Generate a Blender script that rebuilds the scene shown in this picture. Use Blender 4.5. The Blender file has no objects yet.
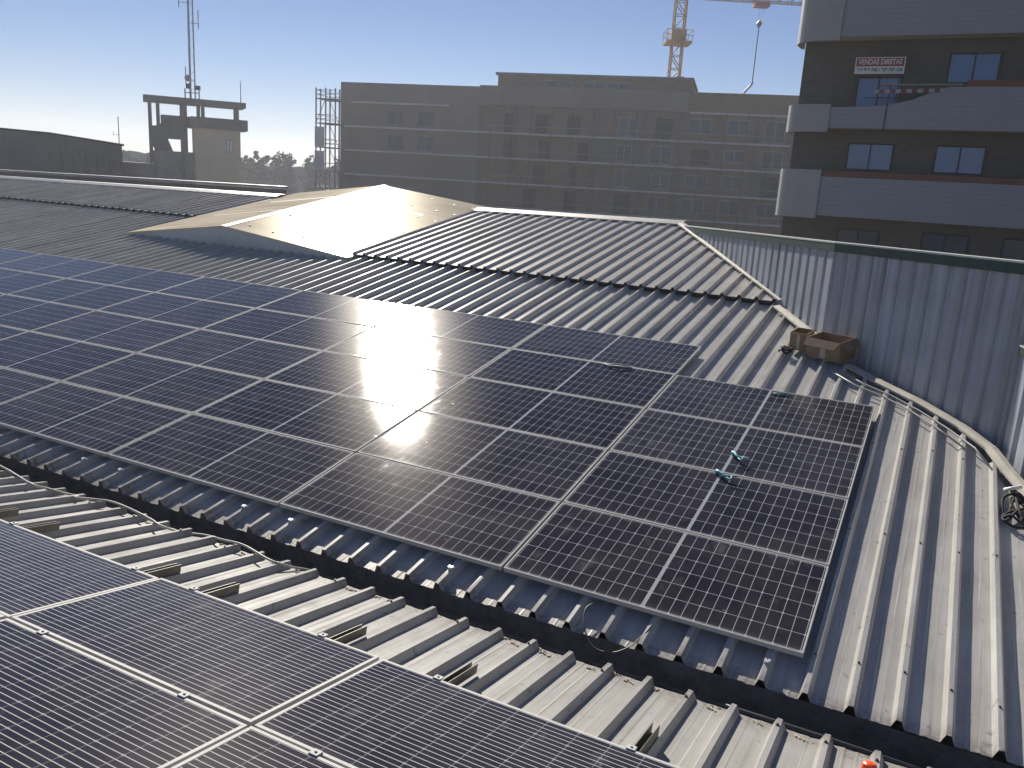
import bpy, math, random
from mathutils import Vector, Matrix, Euler
random.seed(7)
SC = bpy.context.scene
COL = SC.collection
R = math.radians

# ------------------------------------------------------------------ camera
cam_d = bpy.data.cameras.new('camera')
cam = bpy.data.objects.new('camera', cam_d); COL.objects.link(cam)
rx, ry, fz = Vector((.88699839, .45815914, .05765471)), Vector((-.15790196, .18360465, .97023518)), Vector((.43393644, -.86970083, .23520126))
M = Matrix((rx, ry, fz)).transposed().to_4x4()
M.translation = Vector((.374158, -5.006728, 2.721533))
cam.matrix_world = M
cam_d.sensor_fit = 'HORIZONTAL'; cam_d.sensor_width = 36.0
cam_d.lens = 837.794 / 1024 * 36.0
cam_d.clip_start = .05; cam_d.clip_end = 6000
SC.camera = cam

# ------------------------------------------------------------------ sky + sun
SUN = Vector((-.556427, .696470, .453120)).normalized()
SUN_EL = math.asin(SUN.z); SUN_AZ = math.atan2(SUN.x, SUN.y)
world = bpy.data.worlds.new('World'); SC.world = world; world.use_nodes = True
wn = world.node_tree.nodes; wl = world.node_tree.links
for n in list(wn): wn.remove(n)
wo = wn.new('ShaderNodeOutputWorld'); bg = wn.new('ShaderNodeBackground'); sky = wn.new('ShaderNodeTexSky')
sky.sky_type = 'NISHITA'; sky.sun_disc = False
sky.sun_elevation = SUN_EL; sky.sun_rotation = SUN_AZ
sky.altitude = 0; sky.air_density = .8; sky.dust_density = .0; sky.ozone_density = 2.5
bg.inputs['Strength'].default_value = .044
hsv = wn.new('ShaderNodeHueSaturation'); hsv.inputs['Saturation'].default_value = 1.14
wb = wn.new('ShaderNodeMix'); wb.data_type = 'RGBA'; wb.blend_type = 'MULTIPLY'; wb.inputs[0].default_value = 1; wb.inputs[7].default_value = (1.03, .915, 1.03, 1)   # camera white balance
wl.new(sky.outputs[0], hsv.inputs['Color']); wl.new(hsv.outputs[0], wb.inputs[6]); wl.new(wb.outputs[2], bg.inputs[0]); wl.new(bg.outputs[0], wo.inputs[0])
sd = bpy.data.lights.new('sun', 'SUN'); sd.energy = 5.0; sd.angle = R(.53); sd.color = (1, .93, .82)
so = bpy.data.objects.new('sun', sd); COL.objects.link(so)
so.rotation_euler = (-SUN).to_track_quat('-Z', 'Y').to_euler(); so.location = SUN * 50
SC.view_settings.view_transform = 'Standard'; SC.view_settings.look = 'None'
SC.view_settings.exposure = 0.66; SC.view_settings.gamma = 1.0

# ------------------------------------------------------------------ node helpers
def new_mat(name):
    m = bpy.data.materials.new(name); m.use_nodes = True
    t = m.node_tree
    for n in list(t.nodes): t.nodes.remove(n)
    out = t.nodes.new('ShaderNodeOutputMaterial')
    return m, t, out
class NT:
    def __init__(s, t): s.t = t; s.n = t.nodes; s.l = t.links
    def node(s, typ, **kw):
        n = s.n.new(typ)
        for k, v in kw.items(): setattr(n, k, v)
        return n
    def put(s, sock, v):
        if hasattr(v, 'default_value') and not isinstance(v, (int, float)): s.l.new(v, sock)
        else: sock.default_value = v
    def math(s, op, a, b=None, c=None):
        n = s.node('ShaderNodeMath', operation=op)
        for i, v in enumerate((a, b, c)):
            if v is not None: s.put(n.inputs[i], v)
        return n.outputs[0]
    def obj(s): return s.node('ShaderNodeTexCoord').outputs['Object']
    def sep(s, v):
        n = s.node('ShaderNodeSeparateXYZ'); s.l.new(v, n.inputs[0]); return n.outputs
    def mapping(s, v, scale=(1, 1, 1), loc=(0, 0, 0)):
        n = s.node('ShaderNodeMapping'); s.l.new(v, n.inputs[0]); n.inputs['Scale'].default_value = scale; n.inputs['Location'].default_value = loc
        return n.outputs[0]
    def noise(s, v, scale=1, detail=3, rough=.55):
        n = s.node('ShaderNodeTexNoise'); s.l.new(v, n.inputs['Vector'])
        n.inputs['Scale'].default_value = scale; n.inputs['Detail'].default_value = detail; n.inputs['Roughness'].default_value = rough
        return n.outputs['Fac']
    def ramp(s, f, a, b, lo=0, hi=1):
        n = s.node('ShaderNodeMapRange'); s.put(n.inputs[0], f)
        n.inputs[1].default_value = a; n.inputs[2].default_value = b; n.inputs[3].default_value = lo; n.inputs[4].default_value = hi
        return n.outputs[0]
    def mix(s, f, a, b):
        n = s.node('ShaderNodeMix', data_type='RGBA')
        s.put(n.inputs[0], f)
        for i, c in ((6, a), (7, b)):
            if isinstance(c, tuple): n.inputs[i].default_value = (*c, 1)
            else: s.l.new(c, n.inputs[i])
        return n.outputs[2]
    def bump(s, h, strength=.2, dist=.01):
        n = s.node('ShaderNodeBump'); s.l.new(h, n.inputs['Height']); n.inputs['Strength'].default_value = strength; n.inputs['Distance'].default_value = dist
        return n.outputs[0]
    def princ(s, out, base, rough=.5, metal=0., spec=.5, normal=None):
        p = s.node('ShaderNodeBsdfPrincipled')
        if isinstance(base, tuple): p.inputs['Base Color'].default_value = (*base, 1)
        else: s.l.new(base, p.inputs['Base Color'])
        s.put(p.inputs['Roughness'], rough); s.put(p.inputs['Metallic'], metal)
        p.inputs['Specular IOR Level'].default_value = spec
        if normal is not None: s.l.new(normal, p.inputs['Normal'])
        s.l.new(p.outputs[0], out.inputs[0]); return p

def simple(name, col, rough=.6, metal=0., var=.25, scale=3., spec=.5, stretch=(1, 1, 1), bump=0.):
    m, t, out = new_mat(name); k = NT(t)
    f = k.noise(k.mapping(k.obj(), stretch), scale, 5, .6)
    f2 = k.noise(k.obj(), scale * 7, 3, .6)
    f = k.math('ADD', k.math('MULTIPLY', f, .7), k.math('MULTIPLY', f2, .3))
    lo = tuple(c * (1 - var) for c in col); hi = tuple(min(1, c * (1 + var)) for c in col)
    base = k.mix(k.ramp(f, .3, .7), lo, hi)
    k.princ(out, base, rough, metal, spec, k.bump(f2, bump, .01) if bump else None)
    return m

def sheet_mat(name, col, dirt, rough, eave=True, grime=.5):
    # weathered coated steel: streaks running down the slope (local y), lap stains, brown eave edge
    m, t, out = new_mat(name); k = NT(t)
    o = k.obj(); x, y, z = k.sep(o)
    st = k.noise(k.mapping(o, (9, .35, 9)), 1.6, 6, .65)
    blot = k.noise(o, 2.3, 6, .65)
    fine = k.noise(k.mapping(o, (40, 9, 40)), 1.5, 4, .7)
    f = k.math('ADD', k.math('MULTIPLY', st, .5), k.math('MULTIPLY', blot, .35))
    f = k.math('ADD', f, k.math('MULTIPLY', fine, .15))
    f = k.ramp(f, .40, .60)
    base = k.mix(f, dirt, col)
    sx = k.math('DIVIDE', k.math('ADD', x, .18), 1.012)
    wnz = k.node('ShaderNodeTexWhiteNoise', noise_dimensions='1D'); t.links.new(k.math('FLOOR', sx), wnz.inputs['W'])
    base = k.mix(k.ramp(wnz.outputs['Value'], 0, 1, 0, .30), base, dirt)
    lap = k.math('LESS_THAN', k.math('ABSOLUTE', k.math('SUBTRACT', k.math('FRACT', sx), .5)), .004)
    base = k.mix(k.math('MULTIPLY', lap, .3), base, (.12, .11, .10))
    rust = k.ramp(k.noise(k.mapping(o, (3, .9, 3)), 2.1, 5, .7), .66, .76)
    base = k.mix(k.math('MULTIPLY', rust, .35), base, (.24, .17, .115))
    spots = k.ramp(k.noise(o, 13, 3, .5), .67, .74)
    base = k.mix(k.math('MULTIPLY', spots, .45), base, (.10, .085, .07))
    if eave:
        e = k.ramp(y, -.30 if eave != 2 else -.16, -.16 if eave != 2 else .0, 1, 0) if eave != 2 else k.ramp(y, -.2, 0., 0, 1)
        en = k.ramp(k.noise(o, 28, 4, .7), .34, .62)
        base = k.mix(k.math('MULTIPLY', k.math('MULTIPLY', e, en), grime), base, (.13, .10, .075))
    rg = k.ramp(f, 0, 1, rough + .1, rough - .06)
    nb = k.noise(k.mapping(o, (3, .8, 3)), 1.3, 3, .5)
    bp = k.bump(nb, .08, .02)
    dif = k.node('ShaderNodeBsdfDiffuse'); dif.inputs['Roughness'].default_value = .4; t.links.new(base, dif.inputs[0]); t.links.new(bp, dif.inputs['Normal'])
    gl = k.node('ShaderNodeBsdfGlossy', distribution='GGX'); k.put(gl.inputs['Roughness'], rg); t.links.new(bp, gl.inputs['Normal'])
    mx = k.node('ShaderNodeMixShader'); mx.inputs[0].default_value = .07
    t.links.new(dif.outputs[0], mx.inputs[1]); t.links.new(gl.outputs[0], mx.inputs[2]); t.links.new(mx.outputs[0], out.inputs[0])
    return m

def pv_mat(name, L, Wd, half, px, py, mg, bus=0, lw=.0045, rough=.155):
    m, t, out = new_mat(name); k = NT(t)
    o = k.obj(); x, y, z = k.sep(o)
    if half:
        xa = k.math('SUBTRACT', k.math('ABSOLUTE', k.math('SUBTRACT', x, L / 2)), .011)
        midgap = k.math('LESS_THAN', xa, 0.)
    else:
        xa = k.math('SUBTRACT', x, mg); midgap = None
    ya = k.math('SUBTRACT', y, mg)
    def dist(c, p):   # distance to the nearest multiple of p, metres
        f = k.math('FRACT', k.math('ADD', k.math('DIVIDE', c, p), .5))
        return k.math('MULTIPLY', k.math('ABSOLUTE', k.math('SUBTRACT', f, .5)), p)
    dx, dy = dist(xa, px), dist(ya, py)
    line = k.math('MAXIMUM', k.math('MULTIPLY', k.math('LESS_THAN', dx, lw * (.5 if not bus else .35)), 1.0 if not bus else .45), k.math('MULTIPLY', k.math('LESS_THAN', dy, lw / 2), 0. if bus else 1.))
    cham = k.math('MULTIPLY', k.math('LESS_THAN', k.math('ADD', dist(xa, px * (2 if half else 1)), dy), .012), .45 if bus else 1.)
    line = k.math('MAXIMUM', line, cham)
    if midgap: line = k.math('MAXIMUM', line, midgap)
    info = k.node('ShaderNodeObjectInfo').outputs['Random']
    c1 = k.mix(info, (.012, .010, .019), (.017, .015, .026))
    cellv = k.node('ShaderNodeTexWhiteNoise', noise_dimensions='2D')
    cv = k.node('ShaderNodeCombineXYZ')
    t.links.new(k.math('FLOOR', k.math('DIVIDE', xa, px)), cv.inputs[0]); t.links.new(k.math('FLOOR', k.math('DIVIDE', ya, py)), cv.inputs[1])
    t.links.new(cv.outputs[0], cellv.inputs[0])
    c1 = k.mix(k.math('MULTIPLY', cellv.outputs['Value'], .5), c1, (.010, .009, .015))
    if bus:
        db = dist(ya, py / bus)
        c1 = k.mix(k.math('LESS_THAN', db, lw * .5), c1, (.48, .46, .44))
    base = k.mix(line, c1, (.38, .39, .42))
    # dust film and dried splashes
    seed = k.node('ShaderNodeVectorMath', operation='ADD'); t.links.new(o, seed.inputs[0])
    sv = k.node('ShaderNodeCombineXYZ'); t.links.new(k.math('MULTIPLY', info, 57.), sv.inputs[0]); t.links.new(k.math('MULTIPLY', info, 91.), sv.inputs[1])
    t.links.new(sv.outputs[0], seed.inputs[1]); ov = seed.outputs[0]
    d1 = k.math('MULTIPLY', k.ramp(k.noise(ov, 2.2, 6, .65), .35, .75, .02, .10), k.ramp(info, 0, 1, .6, 1.5))
    d2 = k.math('MULTIPLY', k.ramp(k.noise(k.mapping(ov, (6, 3, 6)), 1., 4, .6), .60, .78), .20)
    d3 = k.math('MULTIPLY', k.ramp(k.noise(k.mapping(ov, (1, 1.6, 1)), 7, 3, .6), .69, .76), .42)
    edge = k.ramp(y, .0, .07, .10, 0)
    dust = k.math('ADD', k.math('ADD', d1, d2), k.math('ADD', d3, edge))
    base = k.mix(dust, base, (.34, .32, .31))
    dif = k.node('ShaderNodeBsdfDiffuse'); t.links.new(base, dif.inputs[0])
    gl = k.node('ShaderNodeBsdfGlossy', distribution='BECKMANN')
    gl.inputs['Color'].default_value = (1, 1, 1, 1)
    k.put(gl.inputs['Roughness'], k.ramp(dust, .02, .4, rough, rough + .06))
    fr = k.node('ShaderNodeFresnel'); fr.inputs[0].default_value = 1.22
    g2 = k.node('ShaderNodeBsdfGlossy', distribution='BECKMANN'); g2.inputs['Color'].default_value = (1, .95, .9, 1); g2.inputs['Roughness'].default_value = .28
    gm = k.node('ShaderNodeMixShader'); gm.inputs[0].default_value = .015 if bus else .045; t.links.new(gl.outputs[0], gm.inputs[1]); t.links.new(g2.outputs[0], gm.inputs[2])
    mx = k.node('ShaderNodeMixShader'); t.links.new(fr.outputs[0], mx.inputs[0]); t.links.new(dif.outputs[0], mx.inputs[1]); t.links.new(gm.outputs[0], mx.inputs[2])
    t.links.new(mx.outputs[0], out.inputs[0])
    return m

def brick_mat(name, c1, c2, mortar, scale, patches=None, var=.5, axis='XZ'):
    m, t, out = new_mat(name); k = NT(t)
    o = k.obj(); x, y, z = k.sep(o)
    cb = k.node('ShaderNodeCombineXYZ'); t.links.new(k.math('ADD', x, y), cb.inputs[0]); t.links.new(z, cb.inputs[1])
    b = k.node('ShaderNodeTexBrick'); t.links.new(cb.outputs[0], b.inputs['Vector'])
    b.inputs['Color1'].default_value = (*c1, 1); b.inputs['Color2'].default_value = (*c2, 1); b.inputs['Mortar'].default_value = (*mortar, 1)
    b.inputs['Scale'].default_value = 1; b.inputs['Brick Width'].default_value = scale; b.inputs['Row Height'].default_value = scale * .5
    b.inputs['Mortar Size'].default_value = scale * .04
    f = k.ramp(k.noise(o, .5, 5, .6), .3, .7)
    base = k.mix(k.math('MULTIPLY', f, var), b.outputs[0], patches or tuple(c * .6 for c in c1))
    k.princ(out, base, .85, 0, .3)
    return m

MT = {}
MT['far_sheet'] = sheet_mat('far_sheet', (.63, .615, .585), (.44, .42, .39), .38, True, .85)
MT['upper_sheet'] = sheet_mat('upper_sheet', (.66, .64, .60), (.46, .425, .38), .38, False)
MT['near_sheet'] = sheet_mat('near_sheet', (.47, .46, .435), (.36, .345, .32), .6, 2, .7)
def clad_mat():
    m, t, out = new_mat('wall_sheet'); k = NT(t)
    o = k.obj(); x, y, z = k.sep(o)
    st = k.noise(k.mapping(o, (7, 7, .35)), 1.5, 6, .65)
    bl = k.noise(o, 1.8, 5, .65)
    f = k.ramp(k.math('ADD', k.math('MULTIPLY', st, .6), k.math('MULTIPLY', bl, .4)), .40, .60)
    base = k.mix(f, (.31, .33, .365), (.45, .485, .545))
    wnz = k.node('ShaderNodeTexWhiteNoise', noise_dimensions='1D'); sx = k.math('DIVIDE', k.math('ADD', x, .06), 1.0); t.links.new(k.math('FLOOR', sx), wnz.inputs['W'])
    base = k.mix(k.ramp(wnz.outputs['Value'], 0, 1, 0, .28), base, (.29, .30, .32))
    lap = k.math('LESS_THAN', k.math('ABSOLUTE', k.math('SUBTRACT', k.math('FRACT', sx), .5)), .006)
    base = k.mix(k.math('MULTIPLY', lap, .3), base, (.12, .12, .12))
    drip = k.math('MULTIPLY', k.ramp(z, 1.2, 2.1), k.ramp(k.noise(k.mapping(o, (14, 14, .3)), 1., 4, .6), .5, .7))
    base = k.mix(k.math('MULTIPLY', drip, .5), base, (.12, .12, .12))
    k.princ(out, base, .5, 0, .5, k.bump(k.noise(o, 2.5, 3, .5), .25, .02)); return m
MT['wall_sheet'] = clad_mat()
MT['pv_far'] = pv_mat('pv_far', 2.093, 1.037, True, .0845, .1657, .0215)
MT['pv_near'] = pv_mat('pv_near', 1.65, .955, False, .161, .1523, .020, 4, .0046, .105)
MT['alu'] = simple('alu', (.46, .455, .44), .7, 0, .08, 5, spec=.25)
MT['alu_bright'] = simple('alu_bright', (.80, .80, .80), .35, .6, .05, 5)
MT['alu_dull'] = simple('alu_dull', (.40, .40, .39), .5, .7, .2, 6)
MT['rail_dark'] = simple('rail_dark', (.12, .115, .10), .5, .6, .3, 8)
MT['flash'] = simple('flash', (.47, .44, .38), .5, 0, .3, 3, bump=.2)
def skylight_mat():
    m, t, out = new_mat('skylight'); k = NT(t)
    o = k.obj(); x, y, z = k.sep(o)
    f = k.ramp(k.noise(k.mapping(o, (.5, 2.2, 1)), 1.1, 6, .65), .36, .64)
    base = k.mix(f, (.46, .40, .30), (.62, .55, .43))
    st = k.ramp(k.noise(k.mapping(o, (.35, 5, 1)), 1.3, 5, .6), .56, .72)
    base = k.mix(k.math('MULTIPLY', st, .5), base, (.36, .29, .21))
    dif = k.node('ShaderNodeBsdfDiffuse'); t.links.new(base, dif.inputs[0])
    gl = k.node('ShaderNodeBsdfGlossy', distribution='BECKMANN'); gl.inputs['Color'].default_value = (1, .97, .9, 1)
    k.put(gl.inputs['Roughness'], k.ramp(f, 0, 1, .24, .20))
    b = k.bump(k.noise(o, .7, 3, .5), .25, .05); t.links.new(b, gl.inputs['Normal'])
    mx = k.node('ShaderNodeMixShader'); mx.inputs[0].default_value = .06; t.links.new(dif.outputs[0], mx.inputs[1])
    g2 = k.node('ShaderNodeBsdfGlossy', distribution='BECKMANN'); g2.inputs['Color'].default_value = (1, .93, .80, 1); g2.inputs['Roughness'].default_value = .36
    gm = k.node('ShaderNodeMixShader'); gm.inputs[0].default_value = .35; t.links.new(gl.outputs[0], gm.inputs[1]); t.links.new(g2.outputs[0], gm.inputs[2])
    t.links.new(gm.outputs[0], mx.inputs[2])
    t.links.new(mx.outputs[0], out.inputs[0]); return m
MT['skylight'] = skylight_mat()
MT['skylight_front'] = simple('skylight_front', (.52, .55, .56), .5, 0, .12, 1.5)
MT['green'] = simple('green', (.018, .05, .038), .5, 0, .25, 4)
MT['lit_edge'] = simple('lit_edge', (.55, .57, .52), .4, 0, .15, 4)
MT['membrane'] = simple('membrane', (.14, .14, .15), .75, 0, .5, 5, bump=.5)
MT['dark_steel'] = simple('dark_steel', (.05, .05, .055), .5, .4, .3, 8)
MT['cable'] = simple('cable', (.36, .35, .33), .55, 0, .25, 9)
MT['cable_dark'] = simple('cable_dark', (.018, .019, .024), .85, 0, .25, 9)
MT['teal'] = simple('teal', (.03, .30, .36), .5, 0, .25, 30)
MT['orange'] = simple('orange', (.80, .09, .015), .4, 0, .08, 30)
MT['card'] = simple('card', (.29, .20, .125), .85, 0, .2, 9)
MT['card_in'] = simple('card_in', (.22, .15, .095), .9, 0, .2, 9)
MT['tape'] = simple('tape', (.50, .46, .38), .35, 0, .1, 9)
MT['white'] = simple('white', (.72, .72, .70), .5, 0, .06, 8)
MT['debris'] = simple('debris', (.42, .36, .28), .9, 0, .45, 30)
MT['ground'] = simple('ground', (.10, .095, .085), .9, 0, .35, .05)
MT['concrete'] = simple('concrete', (.25, .235, .215), .85, 0, .25, .5, bump=.1)
MT['concrete_dark'] = simple('concrete_dark', (.19, .175, .16), .85, 0, .3, .3)
MT['plaster_beige'] = simple('plaster_beige', (.66, .56, .40), .85, 0, .1, .4)
MT['fb_wall'] = brick_mat('fb_wall', (.31, .20, .125), (.25, .155, .095), (.31, .25, .20), .6, (.27, .215, .165), .6)
MT['opening_shade'] = simple('opening_shade', (.10, .09, .08), .9, 0, .4, .6)
MT['infill_a'] = brick_mat('infill_a', (.33, .20, .115), (.27, .165, .095), (.30, .25, .20), .6, (.22, .15, .10), .5)
MT['infill_b'] = brick_mat('infill_b', (.24, .21, .18), (.21, .185, .16), (.26, .24, .22), .6, (.17, .15, .13), .6)
MT['fb_net'] = simple('fb_net', (.30, .25, .205), .9, 0, .15, .2, stretch=(1, 1, .4))
MT['band'] = simple('band', (.66, .62, .57), .85, 0, .2, .4)
MT['frame_white'] = simple('frame_white', (.33, .325, .32), .5, 0, .1, 2)
MT['rb_wall'] = brick_mat('rb_wall', (.14, .125, .105), (.11, .10, .085), (.12, .115, .11), .28, (.085, .083, .078), .4)
MT['rb_band'] = brick_mat('rb_band', (.31, .32, .345), (.295, .305, .33), (.26, .27, .29), .30, (.28, .29, .31), .4)
MT['rb_corner'] = simple('rb_corner', (.34, .34, .34), .6, 0, .1, 1)
MT['soffit'] = simple('soffit', (.50, .45, .36), .8, 0, .12, 1)
MT['brick_red'] = brick_mat('brick_red', (.21, .085, .06), (.18, .075, .055), (.17, .12, .10), .22, (.16, .075, .06), .4)
MT['frame_dark'] = simple('frame_dark', (.02, .02, .023), .4, .2, .1, 3)
MT['red'] = simple('red', (.30, .04, .035), .5, 0, .08, 5)
MT['yellow'] = simple('yellow', (.36, .22, .07), .5, 0, .2, 2)
MT['galv'] = simple('galv', (.36, .36, .37), .5, .5, .2, 2)
MT['bark'] = simple('bark', (.07, .055, .04), .9, 0, .3, 2)
def glass_mat():
    m, t, out = new_mat('window_glass'); k = NT(t)
    f = k.noise(k.obj(), .8, 3, .5)
    base = k.mix(f, (.05, .065, .09), (.13, .15, .175))
    k.princ(out, base, .15, 0, .35, k.bump(f, .05, .05)); return m
MT['glass'] = glass_mat()
def pane_mat():
    m, t, out = new_mat('window_pane_light'); k = NT(t)
    f = k.noise(k.obj(), .8, 3, .5)
    k.princ(out, k.mix(f, (.10, .19, .38), (.17, .27, .46)), .12, 0, .6); return m
MT['pane'] = pane_mat()
def leaf_mat(name, a, b):
    m, t, out = new_mat(name); k = NT(t)
    f = k.ramp(k.noise(k.obj(), .45, 4, .6), .3, .7)
    k.princ(out, k.mix(f, a, b), .8, 0, .2); return m
MT['leaf'] = leaf_mat('leaf', (.028, .04, .02), (.055, .068, .034))
def tape_mat():
    m, t, out = new_mat('warning_tape'); k = NT(t)
    x, y, z = k.sep(k.obj())
    s = k.math('LESS_THAN', k.math('FRACT', k.math('MULTIPLY', x, 3.2)), .5)
    k.princ(out, k.mix(s, (.16, .045, .04), (.34, .32, .31)), .5); return m
MT['warn'] = tape_mat()

# ------------------------------------------------------------------ mesh helpers
class MB:
    def __init__(s): s.v = []; s.f = []
    def quad(s, a, b, c, d):
        i = len(s.v); s.v += [tuple(a), tuple(b), tuple(c), tuple(d)]; s.f.append((i, i + 1, i + 2, i + 3)); return s
    def tri(s, a, b, c):
        i = len(s.v); s.v += [tuple(a), tuple(b), tuple(c)]; s.f.append((i, i + 1, i + 2)); return s
    def box(s, x0, y0, z0, x1, y1, z1, mat=None):
        i = len(s.v)
        P = [(x0, y0, z0), (x1, y0, z0), (x1, y1, z0), (x0, y1, z0), (x0, y0, z1), (x1, y0, z1), (x1, y1, z1), (x0, y1, z1)]
        if mat is not None: P = [tuple(mat @ Vector(p)) for p in P]
        s.v += P
        s.f += [tuple(i + k for k in q) for q in ((3, 2, 1, 0), (4, 5, 6, 7), (0, 1, 5, 4), (1, 2, 6, 5), (2, 3, 7, 6), (3, 0, 4, 7))]
        return s
    def prism(s, poly, axis, a, b):      # poly of 2-tuples swept along axis 'x','y','z' from a to b
        def P(p, t):
            return {'x': (t, p[0], p[1]), 'y': (p[0], t, p[1]), 'z': (p[0], p[1], t)}[axis]
        n = len(poly); i = len(s.v)
        s.v += [P(p, a) for p in poly] + [P(p, b) for p in poly]
        s.f.append(tuple(i + k for k in range(n))); s.f.append(tuple(i + n + k for k in reversed(range(n))))
        for k in range(n): s.f.append((i + k, i + n + k, i + n + (k + 1) % n, i + (k + 1) % n))
        return s
    def tube(s, pts, r, n=8, r1=None):
        pts = [Vector(p) for p in pts]; base = len(s.v); N = len(pts)
        up = Vector((0, 0, 1)); prev = None
        for j, p in enumerate(pts):
            d = (pts[min(j + 1, N - 1)] - pts[max(j - 1, 0)])
            if d.length < 1e-9: d = Vector((0, 0, 1))
            d.normalize()
            a = prev - d * prev.dot(d) if prev is not None else d.cross(up if abs(d.z) < .9 else Vector((1, 0, 0)))
            if a.length < 1e-6: a = d.orthogonal()
            a.normalize(); prev = a; b = d.cross(a)
            rr = r if r1 is None else r + (r1 - r) * j / max(1, N - 1)
            for k in range(n):
                t = 2 * math.pi * k / n; s.v.append(tuple(p + (a * math.cos(t) + b * math.sin(t)) * rr))
        for j in range(N - 1):
            for k in range(n):
                s.f.append((base + j * n + k, base + j * n + (k + 1) % n, base + (j + 1) * n + (k + 1) % n, base + (j + 1) * n + k))
        s.f.append(tuple(base + k for k in reversed(range(n)))); s.f.append(tuple(base + (N - 1) * n + k for k in range(n)))
        return s
    def bar(s, a, b, w, h=None):
        h = h or w; a = Vector(a); b = Vector(b); d = (b - a); L = d.length
        q = d.to_track_quat('X', 'Z').to_matrix().to_4x4(); q.translation = a
        return s.box(0, -w / 2, -h / 2, L, w / 2, h / 2, q)
    def build(s, name, mat, parent=None, smooth=False, bevel=0., solid=0.):
        me = bpy.data.meshes.new(name); me.from_pydata(s.v, [], s.f); me.update()
        me.materials.append(mat)
        if smooth: me.polygons.foreach_set('use_smooth', [True] * len(me.polygons))
        o = bpy.data.objects.new(name, me); COL.objects.link(o)
        if parent: o.parent = parent
        if bevel:
            b = o.modifiers.new('bevel', 'BEVEL'); b.width = bevel; b.segments = 2; b.limit_method = 'ANGLE'
        if solid:
            b = o.modifiers.new('solid', 'SOLIDIFY'); b.thickness = solid; b.offset = -1
        return o
def empty(name, loc=(0, 0, 0), rot=(0, 0, 0)):
    o = bpy.data.objects.new(name, None); COL.objects.link(o); o.location = loc; o.rotation_euler = rot; o.empty_display_size = .2
    return o
def tag(o, label, cat, group=None, kind=None):
    o['label'] = label
    if cat: o['category'] = cat
    if group: o['group'] = group
    if kind: o['kind'] = kind
    return o
def copy_tree(o, parent=None):
    c = o.copy(); COL.objects.link(c)
    if parent: c.parent = parent
    for ch in list(o.children): copy_tree(ch, c)
    return c
def curve(P, n=8):     # Catmull-Rom through points
    P = [Vector(p) for p in P]; out = []
    for i in range(len(P) - 1):
        a, b, c, d = P[max(i - 1, 0)], P[i], P[i + 1], P[min(i + 2, len(P) - 1)]
        for k in range(n):
            t = k / n; out.append(.5 * ((2 * b) + (c - a) * t + (2 * a - 5 * b + 4 * c - d) * t * t + (3 * b - 3 * c + d - a) * t ** 3))
    return out + [P[-1]]
def lerp_poly(P, x):
    if x <= P[0][0]: 
        (a, b), (c, d) = P[0], P[1]
    elif x >= P[-1][0]:
        (a, b), (c, d) = P[-2], P[-1]
    else:
        for (a, b), (c, d) in zip(P, P[1:]):
            if a <= x <= c: break
    return b + (d - b) * (x - a) / (c - a)

# ------------------------------------------------------------------ ground
g = MB(); g.quad((-900, -300, -8), (500, -300, -8), (500, 900, -8), (-900, 900, -8))
o = g.build('ground', MT['ground']); tag(o, 'bare ground far below the roofs', 'ground', kind='structure')

# ------------------------------------------------------------------ far roof (ascends away from the valley gutter)
TH = R(9.5); PITCH = .253; HP = .105; RIB = .059
def profile(c, RIB=.059):       # one rib pitch around centre c, (x, n)
    return [(c - .036, 0), (c - .014, RIB), (c + .014, RIB), (c + .036, 0), (c + .082, 0), (c + .092, .0009), (c + .102, 0), (c + .148, 0), (c + .158, .0009), (c + .168, 0)]
def rib_sheet(mb, x0, x1, phase, f0, f1, n0, steps, wob=.0012, rib=RIB):
    pts = []
    k = math.floor((x0 - phase) / PITCH) - 1
    while True:
        c = phase + k * PITCH
        if c - .03 > x1: break
        pts += [p for p in profile(c, rib) if x0 <= p[0] <= x1]
        k += 1
    if pts[0][0] > x0 + 1e-4: pts.insert(0, (x0, 0))
    if pts[-1][0] < x1 - 1e-4: pts.append((x1, 0))
    b = len(mb.v)
    rnd = random.Random(11)
    for (x, n) in pts:
        a, e = f0(x), f1(x)
        for j in range(steps + 1):
            y = a + (e - a) * j / steps
            mb.v.append((x, y + (rnd.uniform(-.006, .006) if j == 0 else 0), n0 + n + rnd.uniform(-wob, wob)))
    for i in range(len(pts) - 1):
        for j in range(steps):
            q = b + i * (steps + 1) + j
            mb.f.append((q, q + steps + 1, q + steps + 2, q + 1))
BORDER = [(-1.60, 7.60), (-.72, 6.08), (-.38, 5.30), (-.03, 4.93), (.39, 4.52), (.77, 4.02), (.99, 3.64), (1.10, 3.27), (1.27, 2.77), (2.30, .15), (2.55, -.29)]
FPH = .305
far = empty('far_roof', (0, 0, 0), (TH, 0, 0))
tag(far, 'ribbed grey metal roof slope rising beyond the valley gutter under the big solar array', 'roof')
mb = MB(); rib_sheet(mb, -42, 2.5, FPH, lambda x: max(-.345, -.288 + .012 * x), lambda x: min(12.1, lerp_poly(BORDER, x)) if x > -1.6 else 7.75 if x > -15.2 else 9.5, -HP, 14)
mb.build('lower_roof_sheet', MT['far_sheet'], far, solid=.0015)
RIDGE = lambda x: 12.28 + (x + 9) * .045
mb = MB(); rib_sheet(mb, -42, -14.95, FPH, lambda x: 9.28, lambda x: RIDGE(x), -HP + .095, 4, rib=.042)
mb.build('upper_roof_sheet', MT['upper_sheet'], far, solid=.0015)
HIP = lambda x: 12.22 + (x + 4.5) * (7.62 - 12.22) / (-1.60 + 4.5)
mb = MB(); rib_sheet(mb, -9.32, -1.62, FPH, lambda x: 7.62, lambda x: min(RIDGE(x), HIP(x)) if x > -4.55 else RIDGE(x), -HP + .095, 6, rib=.042)
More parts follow.
